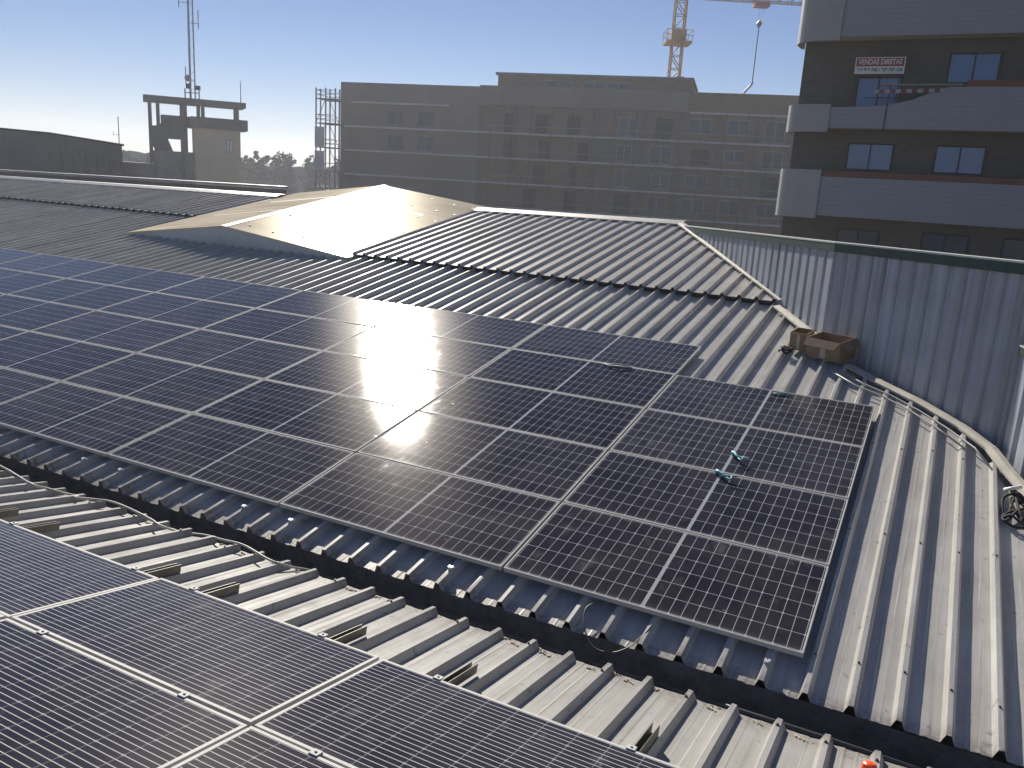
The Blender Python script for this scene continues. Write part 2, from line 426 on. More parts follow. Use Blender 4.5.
mb.build('upper_roof_sheet', MT['upper_sheet'], far, solid=.0015)
# closures below the raised sheets
mb = MB(); mb.box(-42, 9.42, -HP, -14.95, 9.44, -HP + .092); mb.build('sheet_closure', MT['dark_steel'], far)
mb = MB(); mb.box(-9.32, 7.70, -HP, -1.64, 7.72, -HP + .092); mb.build('sheet_closure', MT['dark_steel'], far)
# ridge capping
def cap(mb, a, b, w, h, n):
    a = Vector(a); b = Vector(b); d = (b - a).normalized(); s = Vector((-d.y, d.x, 0))
    P = []
    for q in (a, b):
        P += [q + s * w + Vector((0, 0, n - .02)), q + s * w * .95 + Vector((0, 0, n)), q + Vector((0, 0, n + h)), q - s * w * .95 + Vector((0, 0, n)), q - s * w + Vector((0, 0, n - .02))]
    for i in range(4): mb.quad(P[i], P[i + 1], P[i + 6], P[i + 5])
mb = MB(); cap(mb, (-42, RIDGE(-42), 0), (-14.95, RIDGE(-14.95), 0), .2, .03, .035); mb.build('ridge_cap', MT['alu_dull'], far, solid=.002)
mb = MB(); cap(mb, (-9.32, RIDGE(-9.32), 0), (-4.5, RIDGE(-4.5), 0), .2, .03, .035); mb.build('ridge_cap', MT['flash'], far, solid=.002)
mb = MB(); cap(mb, (-4.52, 12.30, 0), (-1.56, 7.56, 0), .085, .012, .050); mb.build('hip_flashing', MT['flash'], far, solid=.002)
mb = MB(); cap(mb, (-1.62, 7.50, 0), (-.80, 6.14, 0), .09, .012, -.030); mb.build('hip_flashing', MT['flash'], far, solid=.002)
mb = MB()
BF = [(-.42, 5.42), (-.03, 5.00), (.39, 4.60), (.80, 4.10), (1.04, 3.70), (1.16, 3.30), (1.34, 2.80), (2.36, .2), (2.62, -.3)]
for (a, b) in zip(BF, BF[1:]): cap(mb, (*a, 0), (*b, 0), .058, .012, -.030)
mb.build('border_flashing', MT['flash'], far, solid=.002)
# screws on the ribs near the eave and at mid slope
mb = MB(); mb.tube([(0, 0, 0), (0, 0, .004)], .008, 8); mb.tube([(0, 0, .004), (0, 0, .009)], .005, 6)
scr0 = mb.build('screw', MT['dark_steel'], far)
first = True
for k in range(-5, 8):
    for v in (.12, 1.75, 3.4):
        x = FPH + k * PITCH
        if x < .2 and v > -.2 and x < 0.02: continue
        if v > lerp_poly(BORDER, x) - .2: continue
        s_ = scr0 if first else scr0.copy()
        if not first: COL.objects.link(s_)
        s_.parent = far; s_.location = (x + random.uniform(-.004, .004), v + random.uniform(-.05, .05), -HP + RIB); first = False
# walls of the hall below the far roof
hall = MB()
hall.box(-42, .15, -8, 1.6, .35, -.35); hall.box(-42, 12.0, -8, -4.6, 12.2, 1.75)
o = hall.build('hall_walls', MT['concrete']); tag(o, 'hall walls carrying the far roof, below its eave and ridge', 'wall')

# ------------------------------------------------------------------ gutter in the valley
mb = MB()
gx0, gx1 = -42, 4.5
prof = [(-.545, -.16), (-.535, -.46), (-.20, -.46), (-.19, -.20)]
prof2 = [(-.19, -.22), (-.185, -.50), (-.56, -.50), (-.56, -.18)]
N = 60
for i in range(N):
    xa, xb = gx0 + (gx1 - gx0) * i / N, gx0 + (gx1 - gx0) * (i + 1) / N
    for (p, q) in zip(prof, prof[1:]): mb.quad((xa, *p), (xb, *p), (xb, *q), (xa, *q))
    for (p, q) in zip(prof2, prof2[1:]): mb.quad((xa, *p), (xb, *p), (xb, *q), (xa, *q))
o = mb.build('valley_gutter', MT['membrane']); tag(o, 'dark bitumen valley gutter running between the two metal roofs', 'gutter')

# ------------------------------------------------------------------ near roof (descends to the gutter), local y points to the eave
PH = R(10.5); NPH = -.030
near = empty('near_roof', (0, -.61, -.095), (-PH, 0, 0))
tag(near, 'sunlit ribbed pale metal roof in the foreground, sloping down to the gutter', 'roof')
mb = MB(); rib_sheet(mb, -24, 4.2, NPH, lambda x: 0, lambda x: -7.5, -.047, 12, rib=.047)
for i, f in enumerate(mb.f): mb.f[i] = f[::-1]
mb.build('roof_sheet', MT['near_sheet'], near, solid=.0015)
mb = MB(); mb.tube([(0, 0, 0), (0, 0, .004)], .011, 8); mb.tube([(0, 0, .004), (0, 0, .012)], .006, 6)
s0 = mb.build('screw', MT['dark_steel'], near); first = True
for k in range(-22, 6):
    if k % 2 and k < 0: continue
    s_ = s0 if first else s0.copy()
    if not first: COL.objects.link(s_)
    s_.parent = near; s_.location = (NPH + k * PITCH, -.10 - .02 * (k % 3), 0.0); first = False
mb = MB(); mb.box(-24, -.79, -8, 4, -.62, -.40)
o = mb.build('near_hall_wall', MT['concrete']); tag(o, 'wall carrying the foreground roof below its eave', 'wall')

# ------------------------------------------------------------------ solar panels
def make_panel(name, L, Wd, pvm, fr=.011, th=.035):
    root = empty(name)
    mb = MB(); mb.box(fr * .6, fr * .6, -.006, L - fr * .6, Wd - fr * .6, -.0018)
    mb.build('glass', pvm, root)
    mb = MB()
    mb.box(0, 0, -th, L, fr, 0); mb.box(0, Wd - fr, -th, L, Wd, 0); mb.box(0, fr, -th, fr, Wd - fr, 0); mb.box(L - fr, fr, -th, L, Wd - fr, 0)
    mb.build('frame', MT['alu'], root, bevel=.0012)
    mb = MB(); mb.box(fr, fr, -.011, L - fr, Wd - fr, -.0075); mb.build('backsheet', MT['white'], root)
    return root
ORD = ['first', 'second', 'third', 'fourth', 'fifth', 'sixth', 'seventh', 'eighth', 'ninth', 'tenth']
PL, PW = 2.093, 1.037
pf = make_panel('solar_panel', PL, PW, MT['pv_far'])
first = True; rnd = random.Random(3)
for i in range(10):
    rows = 4 if i == 0 else 5
    for j in range(rows):
        if i >= 5 and (i - 5) * 1.15 > j + .8: continue      # wholly outside the frame
        p = pf if first else copy_tree(pf); first = False
        x, v = -(i + 1) * 2.115 + .011, j * 1.055
        p.location = (x, v * math.cos(TH), v * math.sin(TH))
        p.rotation_euler = (TH + R(rnd.uniform(-.08, .08)), R(rnd.uniform(-.07, .07)), 0)
        colname = 'the right end column' if i == 0 else 'the %s column from the right' % ORD[i]
        rowname = {0: 'lowest', rows - 1: 'topmost'}.get(j, '%s from the bottom' % ORD[j])
        tag(p, 'far roof solar panel, %s in %s' % (rowname, colname), 'solar panel', 'solar panels on the far roof slope')
# rails under the far array
def rail_mesh(y0, y1):
    mb = MB(); mb.box(-.018, y0, .0, .018, y1, .0015); mb.box(-.018, y0, .0015, -.014, y1, .0045); mb.box(.014, y0, .0015, .018, y1, .0045)
    return mb
rail0 = None
for i in range(9):
    for s_i, xo in enumerate((-.24, -1.90)):
        x = -i * 2.115 + xo
        ext = .138 if not (i == 0 and s_i) else .03
        x = FPH + PITCH * round((x - FPH) / PITCH)
        v1 = 4.25 if i == 0 else 5.30
        o = empty('mounting_rail', (x, 0, 0), (TH, 0, 0))
        b_ = MB(); o2 = rail_mesh(-ext, v1); ob = o2.build('channel', MT['alu'], o); ob.location = (0, 0, -HP + RIB + .0003)
        if ext > .1:
            for sx_ in (-.011, .011):
                cb_ = MB(); cb_.box(sx_ - .006, -.137, -HP + RIB + .005, sx_ + .006, -.112, -HP + RIB + .022); cb_.build('end_clamp', MT['alu_bright'], o)
        tag(o, 'rail end below the far array, %s side of the %s column from the right' % ('right' if s_i == 0 else 'left', ORD[i]), 'rail', 'mounting rails under the far array')

# near array
NL, NW = 1.65, .955
pn = make_panel('solar_panel', NL, NW, MT['pv_near'], .019, .038)
nx = [-1.945, -3.615, -5.285, -6.955]
d0 = 1.135; pd = .972
NR = Matrix.Rotation(-PH, 4, 'X'); NO = Vector((0, -.61, -.095))
RAILX = {0: (-1.60, -.55), 1: (-3.345, -2.355), 2: (-5.08, -3.85), 3: (-6.65, -5.54)}
def clamp_mesh():
    mb = MB(); mb.box(-.022, -.022, 0, .022, .022, .006); mb.box(-.022, -.009, -.03, .022, .009, 0); mb.tube([(0, 0, .006), (0, 0, .012)], .007, 6); return mb
clamp_me = None
near_panels = []
first = True
for i in range(4):
    for j in range(4):
        if i == 3 and j > 1 and False: continue
        p = pn if first else copy_tree(pn); first = False
        loc = NO + NR @ Vector((nx[i], -(d0 + j * pd + NW), .10))
        p.location = loc; p.rotation_euler = (-PH + R(rnd.uniform(-.2, .2)), R(rnd.uniform(-.2, .2)), 0)
        near_panels.append((p, i))
        for xr in ():
            if clamp_me is None:
                c_ = clamp_mesh().build('clamp', MT['alu'], p, bevel=.0015); clamp_me = c_.data
            else:
                c_ = bpy.data.objects.new('clamp', clamp_me); COL.objects.link(c_); c_.parent = p
            c_.location = (xr - nx[i], NW + .008, .0005)
        cn = ['right end column', 'second column from the right', 'third column from the right', 'left end column'][i]
        rn = ['row beside the gutter', 'second row from the gutter', 'third row from the gutter', 'fourth row from the gutter'][j]
        tag(p, 'foreground solar panel with silver busbars, %s, %s' % (rn, cn), 'solar panel', 'solar panels on the near roof')
for p, i in near_panels:
    for xr in RAILX[i]:
        if clamp_me is None:
            c_ = clamp_mesh().build('clamp', MT['alu'], p, bevel=.0015); clamp_me = c_
        else:
            c_ = clamp_me.copy(); COL.objects.link(c_); c_.parent = p
        c_.location = (xr - nx[i], NW + .008, .0005)
stub = {(0, 0): .72, (0, 1): .70, (1, 0): .76, (1, 1): .73, (2, 0): .79, (2, 1): .78, (3, 0): .80, (3, 1): .80}
for i in range(4):
    for s_i, xr in enumerate(RAILX[i]):
        o = empty('mounting_rail', NO + NR @ Vector((xr, 0, 0)), (-PH, 0, 0))
        y0, y1 = -5.2, -stub[(i, s_i)]
        mb = MB(); mb.box(-.02, y0, .002, .02, y1, .006); mb.box(-.02, y0, .006, -.0165, y1, .058); mb.box(.0165, y0, .006, .02, y1, .058)
        mb.build('channel', MT['rail_dark'], o)
        mb = MB(); mb.box(-.03, y1 - .16, .0, -.0205, y1 - .10, .03); mb.build('foot', MT['alu_dull'], o)
        tag(o, 'dark channel rail end under the foreground panels, %s one of the %s column' % (['left', 'right'][s_i], ['right end', 'second from right', 'third from right', 'left end'][i]), 'rail', 'mounting rails of the near array')

# ------------------------------------------------------------------ ridge skylight (gabled box)
sk = empty('roof_skylight', (0, 0, 0), (TH, 0, 0))
tag(sk, 'low gabled cream sheet box on the ridge reflecting the sun, between the raised roof sheets', 'skylight')
sx0, sx1, sxr, v0, v1 = -15.0, -9.30, -12.24, 7.42, 12.75
ne, nr = -.015, .335
def slope(mb, xa, na, xb, nb, t=.015):
    for s_ in range(1):
        mb.quad((xa, v0 - .05, na), (xb, v0 - .05, nb), (xb, v1, nb), (xa, v1, na))
mb = MB(); slope(mb, sx0 - .05, ne, sxr, nr); mb.build('roof_panel', MT['skylight'], sk, solid=.02)
mb = MB(); slope(mb, sxr, nr, sx1 + .05, ne); mb.build('roof_panel', MT['skylight'], sk, solid=.02)
mb = MB(); cap(mb, (sxr, v0 - .06, 0), (sxr, v1 + .02, 0), .11, .012, nr - .006); mb.build('ridge_cap', MT['flash'], sk, solid=.002)
mb = MB(); mb.prism([(sx0, -HP), (sx1, -HP), (sx1, ne - .022), (sxr, nr - .024), (sx0, ne - .022)], 'y', v0, v0 + .03); mb.build('front_panel', MT['skylight_front'], sk)
mb = MB(); mb.prism([(sx0, -HP), (sx1, -HP), (sx1, ne - .022), (sxr, nr - .024), (sx0, ne - .022)], 'y', v1 - .05, v1 - .02); mb.build('rear_panel', MT['skylight_front'], sk)
mb = MB(); mb.box(sx1 + .052, v0, -HP, sx1 + .075, v1 - .1, ne - .005); mb.build('side_upstand', MT['flash'], sk)
for vv in (9.15, 10.95):
    mb = MB()
    for (xa, na, xb, nb) in ((sx0, ne, sxr - .12, nr - .012), (sxr + .12, nr - .012, sx1, ne)):
        mb.quad((xa, vv, na + .004), (xb, vv, nb + .004), (xb, vv + .05, nb + .004), (xa, vv + .05, na + .004))
    mb.build('seam', MT['flash'], sk, solid=.002)
mb = MB(); mb.tube([(0, 0, -.002), (0, 0, .012)], .022, 8); s0 = mb.build('screw', MT['dark_steel'], sk); first = True
for vv in (7.75, 8.9, 9.6, 10.7, 11.5, 12.3):
    for f in (.12, .33, .55, .78, .94):
        s_ = s0 if first else s0.copy()
        if not first: COL.objects.link(s_)
        first = False; s_.parent = sk; s_.location = (sxr + (sx1 - sxr) * f, vv + random.uniform(-.12, .12), nr + (ne - nr) * f + .002)

# ------------------------------------------------------------------ corrugated parapet wall along the right border
def clad(name, a, b, za, zb, z0a, z0b, phase, mat, label, capz=.10, pitch=.25):
    a = Vector((*a, 0)); b = Vector((*b, 0)); d = b - a; L = d.length; d.normalize(); n = Vector((d.y, -d.x, 0))
    if n.dot(Vector((0, -1, 0))) < 0 and n.x > 0: n = -n
    if n.x > 0: n = -n
    root = empty(name, a, (0, 0, math.atan2(d.y, d.x)))
    tag(root, label, 'wall', 'corrugated cladding walls')
    sgn = 1 if Vector((-d.y, d.x, 0)).dot(n) > 0 else -1
    mb = MB(); x = 0; pts = []
    while x < L:
        for (o_, h) in ((0, 0), (.028, .045), (.176, .045), (.204, 0)):
            if x + o_ <= L: pts.append((x + o_, h))
        x += pitch
    pts.append((L, 0))
    rn = random.Random(5)
    for (p, q) in zip(pts, pts[1:]):
        def top(t): return za + (zb - za) * t / L
        def bot(t): return z0a + (z0b - z0a) * t / L
        mb.quad((p[0], sgn * p[1], bot(p[0])), (q[0], sgn * q[1], bot(q[0])), (q[0], sgn * q[1], top(q[0])), (p[0], sgn * p[1], top(p[0])))
    w = mb.build('cladding_sheet', mat, root, solid=.001)
    w.modifiers['solid'].offset = 0
    mb = MB()
    def strip(y0, y1, lo, hi):
        y0, y1 = sorted((sgn * y0, sgn * y1))
        i = len(mb.v)
        mb.v += [(0, y0, za + lo), (L, y0, zb + lo), (L, y1, zb + lo), (0, y1, za + lo), (0, y0, za + hi), (L, y0, zb + hi), (L, y1, zb + hi), (0, y1, za + hi)]
        mb.f += [tuple(i + k for k in q) for q in ((3, 2, 1, 0), (4, 5, 6, 7), (0, 1, 5, 4), (1, 2, 6, 5), (2, 3, 7, 6), (3, 0, 4, 7))]
    strip(-.10, .066, -capz, 0); mb.build('cap_flashing', MT['green'], root)
    mb = MB(); strip(-.12, .070, .001, .018); mb.build('cap_lit_edge', MT['lit_edge'], root)  # pale strip: sunlight on the cap's top edge put into the colour
    mb = MB(); mb.quad((0, -sgn * .06, bot(0)), (L, -sgn * .06, bot(L)), (L, -sgn * .06, top(L) - .02), (0, -sgn * .06, top(0) - .02)); mb.build('back_board', MT['concrete_dark'], root, solid=.02)
    return root
clad('cladding_wall', (-4.62, 12.35), (-.80, 6.22), 2.02, 2.20, 1.9, .80, 0, MT['wall_sheet'], 'ribbed cladding wall with green cap beside the hip, far section catching light on its ribs')
clad('cladding_wall', (-.80, 6.22), (1.15, 3.85), 2.20, 2.265, .80, .35, 0, MT['wall_sheet'], 'tall shaded blue-grey ribbed cladding wall with green cap behind the cardboard boxes')
clad('cladding_wall', (1.17, 3.79), (2.6, -.1), 1.53, 1.50, .35, -.2, 0, MT['wall_sheet'], 'lower sunlit ribbed cladding wall at the right edge', .07)
mb = MB(); mb.tube([(1.155, 3.82, .45), (1.155, 3.82, 2.25)], .02, 8)
o = mb.build('corner_trim', MT['flash']); tag(o, 'thin pale corner trim standing where the tall cladding meets the lower wall', 'trim')

# ------------------------------------------------------------------ cardboard boxes and scraps on the far roof border
def fp(x, v, n=0.):       # far-roof plane to world
    return Vector((x, v * math.cos(TH) - n * math.sin(TH), v * math.sin(TH) + n * math.cos(TH)))
def carton(loc, rz, w, d, h, label, flaps=True, tilt=0):
    root = empty('cardboard_box', loc, (TH * .8, tilt, rz)); tag(root, label, 'box', 'cardboard boxes by the cladding wall')
    t = .006
    mb = MB(); mb.box(0, 0, 0, w, t, h); mb.box(0, d - t, 0, w, d, h); mb.box(0, t, 0, t, d - t, h); mb.box(w - t, t, 0, w, d - t, h); mb.box(t, t, 0, w - t, d - t, t)
    mb.build('body', MT['card'], root)
    if flaps:
        for (poly) in (((0, 0, h), (w, 0, h), (w - .02, -.10, h - .07), (.02, -.10, h - .07)), ((w, 0, h), (w, d, h), (w + .09, d - .02, h - .09), (w + .09, .02, h - .09)), ((0, d, h), (0, 0, h), (-.05, .02, h - .14), (-.05, d - .02, h - .14))):
            mb = MB(); mb.quad(*poly); mb.build('flap', MT['card'], root, solid=.004)
    mb = MB(); mb.box(w * .42, -.002, .02, w * .58, 0, h - .02); mb.build('tape_strip', MT['tape'], root)
    mb = MB(); mb.box(t, t, t + .002, w - t, d - t, t + .02); mb.build('lining', MT['card_in'], root)
    return root
carton(fp(-.93, 5.60, -HP + .045), R(-24), .44, .34, .24, 'open brown cardboard box with loose flaps against the cladding wall')
carton(fp(-1.16, 5.78, -HP + .045), R(-12), .21, .25, .22, 'smaller brown carton standing left of the open box', False)
mb = MB()
rs = random.Random(4)
pts = []
for i in range(26):
    a = i * .9; pts.append(fp(-1.17 + .07 * math.cos(a) + rs.uniform(-.03, .03), 5.62 + .06 * math.sin(a) + rs.uniform(-.03, .03), -.02 + .03 * math.sin(i * .7)))
mb.tube(pts, .011, 6); o = mb.build('strap_bundle', MT['cable_dark'], smooth=True); tag(o, 'black strap bundle lying left of the cardboard cartons', 'strap')
mb = MB()
ring = [fp(-1.06 + .05 * math.cos(t), 5.80 + .13 * math.sin(t), -.03 + .05 * math.sin(t * 1.5)) for t in (0, .8, 1.6, 2.4, 3.2)]
for a_, b_ in zip(ring, ring[1:]): mb.quad(a_, b_, b_ + Vector((.03, -.02, .06)), a_ + Vector((.05, .0, .05)))
o = mb.build('plastic_sheet', MT['white'], solid=.003); tag(o, 'crumpled pale plastic wrap between the strap bundle and the small carton', 'plastic wrap')
mb = MB(); pts = []
for i in range(30):
    a = i * 1.1; pts.append(fp(1.22 + .08 * math.cos(a) + rs.uniform(-.06, .06), 2.60 + .22 * math.sin(a * .8) + rs.uniform(-.06, .06), -.06 + rs.uniform(-.02, .06)))
mb.tube(curve(pts, 5), .011, 6); o = mb.build('cable_heap', MT['cable_dark'], smooth=True); tag(o, 'tangled black cables heaped by the flashing at the right edge', 'cables')
mb = MB(); mb.tube([fp(1.13, 2.86, -.02), fp(1.17, 2.80, .03), fp(1.24, 2.84, .04)], .016, 6)
o = mb.build('cable_tie_scrap', MT['white'], smooth=True); tag(o, 'white plastic scraps on the black cable heap', 'scrap')
# two conduits along the flashing
for dx, lab in ((0, 'thin grey cable along the border flashing, the one nearer the wall'), (-.075, 'thin grey cable along the border flashing, the one nearer the panels')):
    P = [(-.50, 5.20), (-.20, 4.85), (.10, 4.66), (.40, 4.33), (.66, 4.02), (.90, 3.62), (1.02, 3.30)][:7 if dx == 0 else 6]
    mb = MB(); mb.tube([fp(x + dx, v + dx * .9 + rs.uniform(-.015, .015), -.036 + .01 * (i % 2)) for i, (x, v) in enumerate(P)], .009, 6)
    o = mb.build('roof_cable', MT['cable'], smooth=True); tag(o, lab, 'cable', 'cables along the border flashing')

# ------------------------------------------------------------------ small things on the roofs
def coil(name, pts, r, mat, label, cat, group=None):
    mb = MB(); mb.tube(pts, r, 8); o = mb.build(name, mat, smooth=True); return tag(o, label, cat, group)
def nr_(x, d, h): return NO + NR @ Vector((x, -d, h))
P = [nr_(x, d - .06, h) for x, d, h in ((-9.5, .0, .0), (-8.0, .05, .01), (-7.3, .04, .012), (-6.86, .10, .012), (-6.3, .24, .012), (-6.12, .22, .01), (-6.0, .10, -.03), (-5.85, .12, -.01), (-5.75, .22, .012), (-5.62, .13, .012), (-5.49, .07, .012), (-5.21, .10, .012), (-4.9, .17, .012), (-4.74, .22, .01), (-4.62, .12, -.03), (-4.45, .03, -.03), (-4.2, .11, .010), (-3.99, .09, .012), (-3.64, .20, .012), (-3.5, .12, -.02), (-3.4, -.02, -.06), (-3.3, -.03, -.12))]
coil('roof_cable', curve(P), .009, MT['cable'], 'grey conduit wandering along the foreground roof eave above the gutter', 'cable')
P = [fp(-1.32, .02, -.05), fp(-1.40, -.12, -.03), fp(-1.36, -.27, -.06), Vector((-1.25, -.36, -.17)), Vector((-1.12, -.37, -.17)), Vector((-1.02, -.30, -.13)), fp(-.97, -.20, -.05), fp(-.95, -.10, -.04)]
coil('loose_wire', curve(P), .0045, MT['rail_dark'], 'loose loop of thin wire hanging from the array over the gutter', 'wire')
P = [Vector((-.35, -.50, -.20)), Vector((.2, -.49, -.205)), Vector((.8, -.47, -.23)), Vector((1.6, -.42, -.30)), Vector((3, -.40, -.36))]
coil('gutter_pipe', curve(P), .016, MT['dark_steel'], 'thin dark pipe lying in the valley gutter at the lower right', 'pipe')
P = [nr_(-2.25 + .2, .06, -.03), nr_(-1.95, .02, .015), nr_(-1.8, .04, -.03)]
# teal grips with cord on the array
def grip(x, v, a, label):
    root = empty('cord_grip', fp(x, v, .012), (TH, 0, a)); tag(root, label, 'cord')
    mb = MB(); mb.tube([(0, 0, .004), (.03, .004, .006), (.075, .0, .004), (.115, -.006, .003)], .020, 8, .011); mb.build('handle', MT['teal'], root, smooth=True)
    pts = [(.11, -.006, .0)] + [(.15 + .05 * math.cos(t * 1.3), .03 * math.sin(t * 1.7) + .012 * t - .02, .006 + .004 * (t % 2)) for t in (0, 1, 2, 3, 4, 5, 6)]
    mb = MB(); mb.tube(curve(pts, 5), .006, 6); mb.build('cord', MT['teal'], root, smooth=True)
    return root
grip(-1.06, 2.50, R(-52), 'teal handle with curled cord on the right end column, above the mid row joint')
grip(-1.10, 2.08, R(-35), 'teal handle with curled cord lying lower, across the mid row joint')
P = [fp(-1.02, 4.08, .008), fp(-.94, 4.10, .012), fp(-.87, 4.15, .01)]
coil('cord_scrap', P, .008, MT['teal'], 'short teal cord scrap near the top edge of the right end column', 'cord')
P = [fp(-2.98, 4.17, .01), fp(-2.90, 4.11, .02), fp(-2.78, 4.10, .03), fp(-2.68, 4.14, .02), fp(-2.66, 4.20, .01), fp(-2.80, 4.19, .02), fp(-2.92, 4.15, .012)]
coil('wire_scrap', curve(P), .009, MT['cable'], 'curled wire scrap lying on the topmost row of the array', 'wire')
# dirt washed to the near eave
clump0 = None
for i in range(34):
    x = NPH + PITCH * (rs.randint(-22, 3)) + .126 + rs.uniform(-.07, .07); dd = rs.uniform(.01, .07)
    mb = MB()
    for k in range(5):
        cx, cy = rs.uniform(-.035, .035), rs.uniform(-.012, .012); w = rs.uniform(.003, .010)
        q = Matrix.Rotation(rs.uniform(0, 3), 4, 'Z') @ Matrix.Rotation(rs.uniform(-.5, .5), 4, 'X'); q.translation = (cx * .8, cy, .002)
        mb.box(-w, -w * .5, -.004, w, w * .5, .006, q)
    o = mb.build('leaf_litter', MT['debris']); o.location = nr_(x, dd, -.047); o.rotation_euler = (-PH, 0, 0)
    tag(o, 'small clump of leaf litter caught at the foreground roof eave', 'litter', 'leaf litter along the eave')
# round orange cap on the near roof
root = empty('orange_cap', nr_(.445, .29, 0), (-PH, 0, 0)); tag(root, 'bright orange round cap on the foreground roof at the bottom edge', 'cap')
mb = MB(); pr = [(.036, 0), (.036, .028), (.033, .037), (.024, .043), (.010, .0455), (0.0005, .046)]
for (r0, h0), (r1, h1) in zip(pr, pr[1:]):
    for k in range(20):
        a, b = 2 * math.pi * k / 20, 2 * math.pi * (k + 1) / 20
        mb.quad((r0 * math.cos(a), r0 * math.sin(a), h0), (r0 * math.cos(b), r0 * math.sin(b), h0), (r1 * math.cos(b), r1 * math.sin(b), h1), (r1 * math.cos(a), r1 * math.sin(a), h1))
mb.build('shell', MT['orange'], root, smooth=True)
mb = MB(); mb.tube([(0, 0, .0), (0, 0, .006)], .040, 20); mb.build('rim', MT['orange'], root)

# ------------------------------------------------------------------ apartment building at right
def window(parent, s0, z0, s1, z1, y, panes=2, fm='frame_dark', gm='glass', fw=.05, rec=.05):
    f = MB(); f.box(s0, y - .03, z0, s1, y + .05, z0 + fw); f.box(s0, y - .03, z1 - fw, s1, y + .05, z1); f.box(s0, y - .03, z0 + fw, s0 + fw, y + .05, z1 - fw); f.box(s1 - fw, y - .03, z0 + fw, s1, y + .05, z1 - fw)
    w = (s1 - s0) / panes
    for k in range(1, panes): f.box(s0 + k * w - fw * .45, y - .028, z0 + fw, s0 + k * w + fw * .45, y + .045, z1 - fw)
    fo = f.build('window', MT[fm], parent)
    g_ = MB()
    for k in range(panes): g_.box(s0 + k * w + fw * (.45 if k else 1), y + .0, z0 + fw, s0 + (k + 1) * w - fw * (.45 if k < panes - 1 else 1), y + .012, z1 - fw)
    g_.build('pane', MT[gm], fo)
    return fo
rb = empty('apartment_building', (-3.04, 24.94, 0), (0, 0, R(-1.5)))
tag(rb, 'dark brick apartment building with pale curved balconies and blue windows at the upper right', 'building')
WY = .95
mb = MB(); mb.box(-1.84, WY + .01, -8, 14, 12, 14.5); mb.build('wall', MT['rb_wall'], rb)
def balcony(z0, zl, ztop, corner_z0, corner_z1, coping):
    # ztop: list of (s, z) for the upper edge of the front band
    b = MB()
    for (a, c) in zip(ztop, ztop[1:]):
        b.prism([(a[0], z0), (c[0], z0), (c[0], c[1]), (a[0], a[1])], 'y', 0, .14)
    bo = b.build('balcony', MT['rb_band'], rb)
    c_ = MB(); outer = [(-.62, -.07)]
    for k in range(9):
        t = k / 8 * math.pi / 2; outer.append((-1.15 - .94 * math.sin(t), .88 - .95 * math.cos(t)))
    outer.append((-2.09, WY + .6))
    inner = [(p[0] + .10, p[1] + .09) for p in outer]; inner[0] = (-.62, .06)
    for (p, q, pi_, qi_) in zip(outer, outer[1:], inner, inner[1:]):
        c_.prism([p, q, qi_, pi_], 'z', corner_z0, corner_z1)
    c_.build('corner_panel', MT['rb_corner'], bo)
    s_ = MB(); s_.prism([(-1.82, WY + .5), (-1.82, 1.0), (-1.72, .55), (-1.45, .2), (-1.1, .06), (-.5, .03)] + [(14, .15), (14, WY), (-1.8, WY)][:3], 'z', z0 + .03, z0 + .2); s_.build('slab', MT['soffit'], bo)
    for (a, c, h) in coping:
        m_ = MB(); zt = lerp_poly(ztop, (a + c) / 2); m_.box(a, .02, zt + .001, c, .12, zt + h); m_.build('brick_coping', MT['brick_red'], bo)
    return bo
balcony(7.76, 0, [(-.64, 9.6), (14, 9.6)], 7.66, 9.7, [])
balcony(5.0, 0, [(-.64, 5.63), (.35, 5.66), (1.0, 5.70), (1.7, 5.86), (2.25, 6.08), (2.74, 6.26), (14, 6.26)], 4.86, 5.72, [(3.2, 14, .2)])
balcony(2.2, 0, [(-.64, 3.46), (14, 3.49)], 2.10, 3.66, [(-.6, 14, .17)])
balcony(-.65, 0, [(-.64, .5), (14, .5)], -.7, .7, [])
def rec(s, z): return (3.6 + (s - 3.6) * 1.03, 2.72 + (z - 2.72) * 1.03)
for (a, b, c, d, gm) in ((.05, 5.55, 1.38, 6.56, 'pane'), (2.59, 6.35, 3.98, 7.23, 'pane'), (.06, 3.70, 1.44, 4.55, 'pane'), (2.63, 3.70, 4.02, 4.55, 'pane'), (.12, .9, 1.42, 1.84, 'glass'), (2.65, .9, 4.0, 1.9, 'glass'), (4.9, .9, 6.2, 1.9, 'glass'), (5.3, 3.7, 6.7, 4.55, 'pane'), (5.2, 6.35, 6.6, 7.23, 'pane')):
    s0_, z0_ = rec(a, b); s1_, z1_ = rec(c, d); window(rb, s0_, z0_, s1_, z1_, WY - .01, 2, 'frame_dark', gm)
m_ = MB()
for k in range(1): m_.bar((1.05, .0, 4.98), (1.08, .0, 6.3), .04)
m_.build('downpipe', MT['dark_steel'], rb)
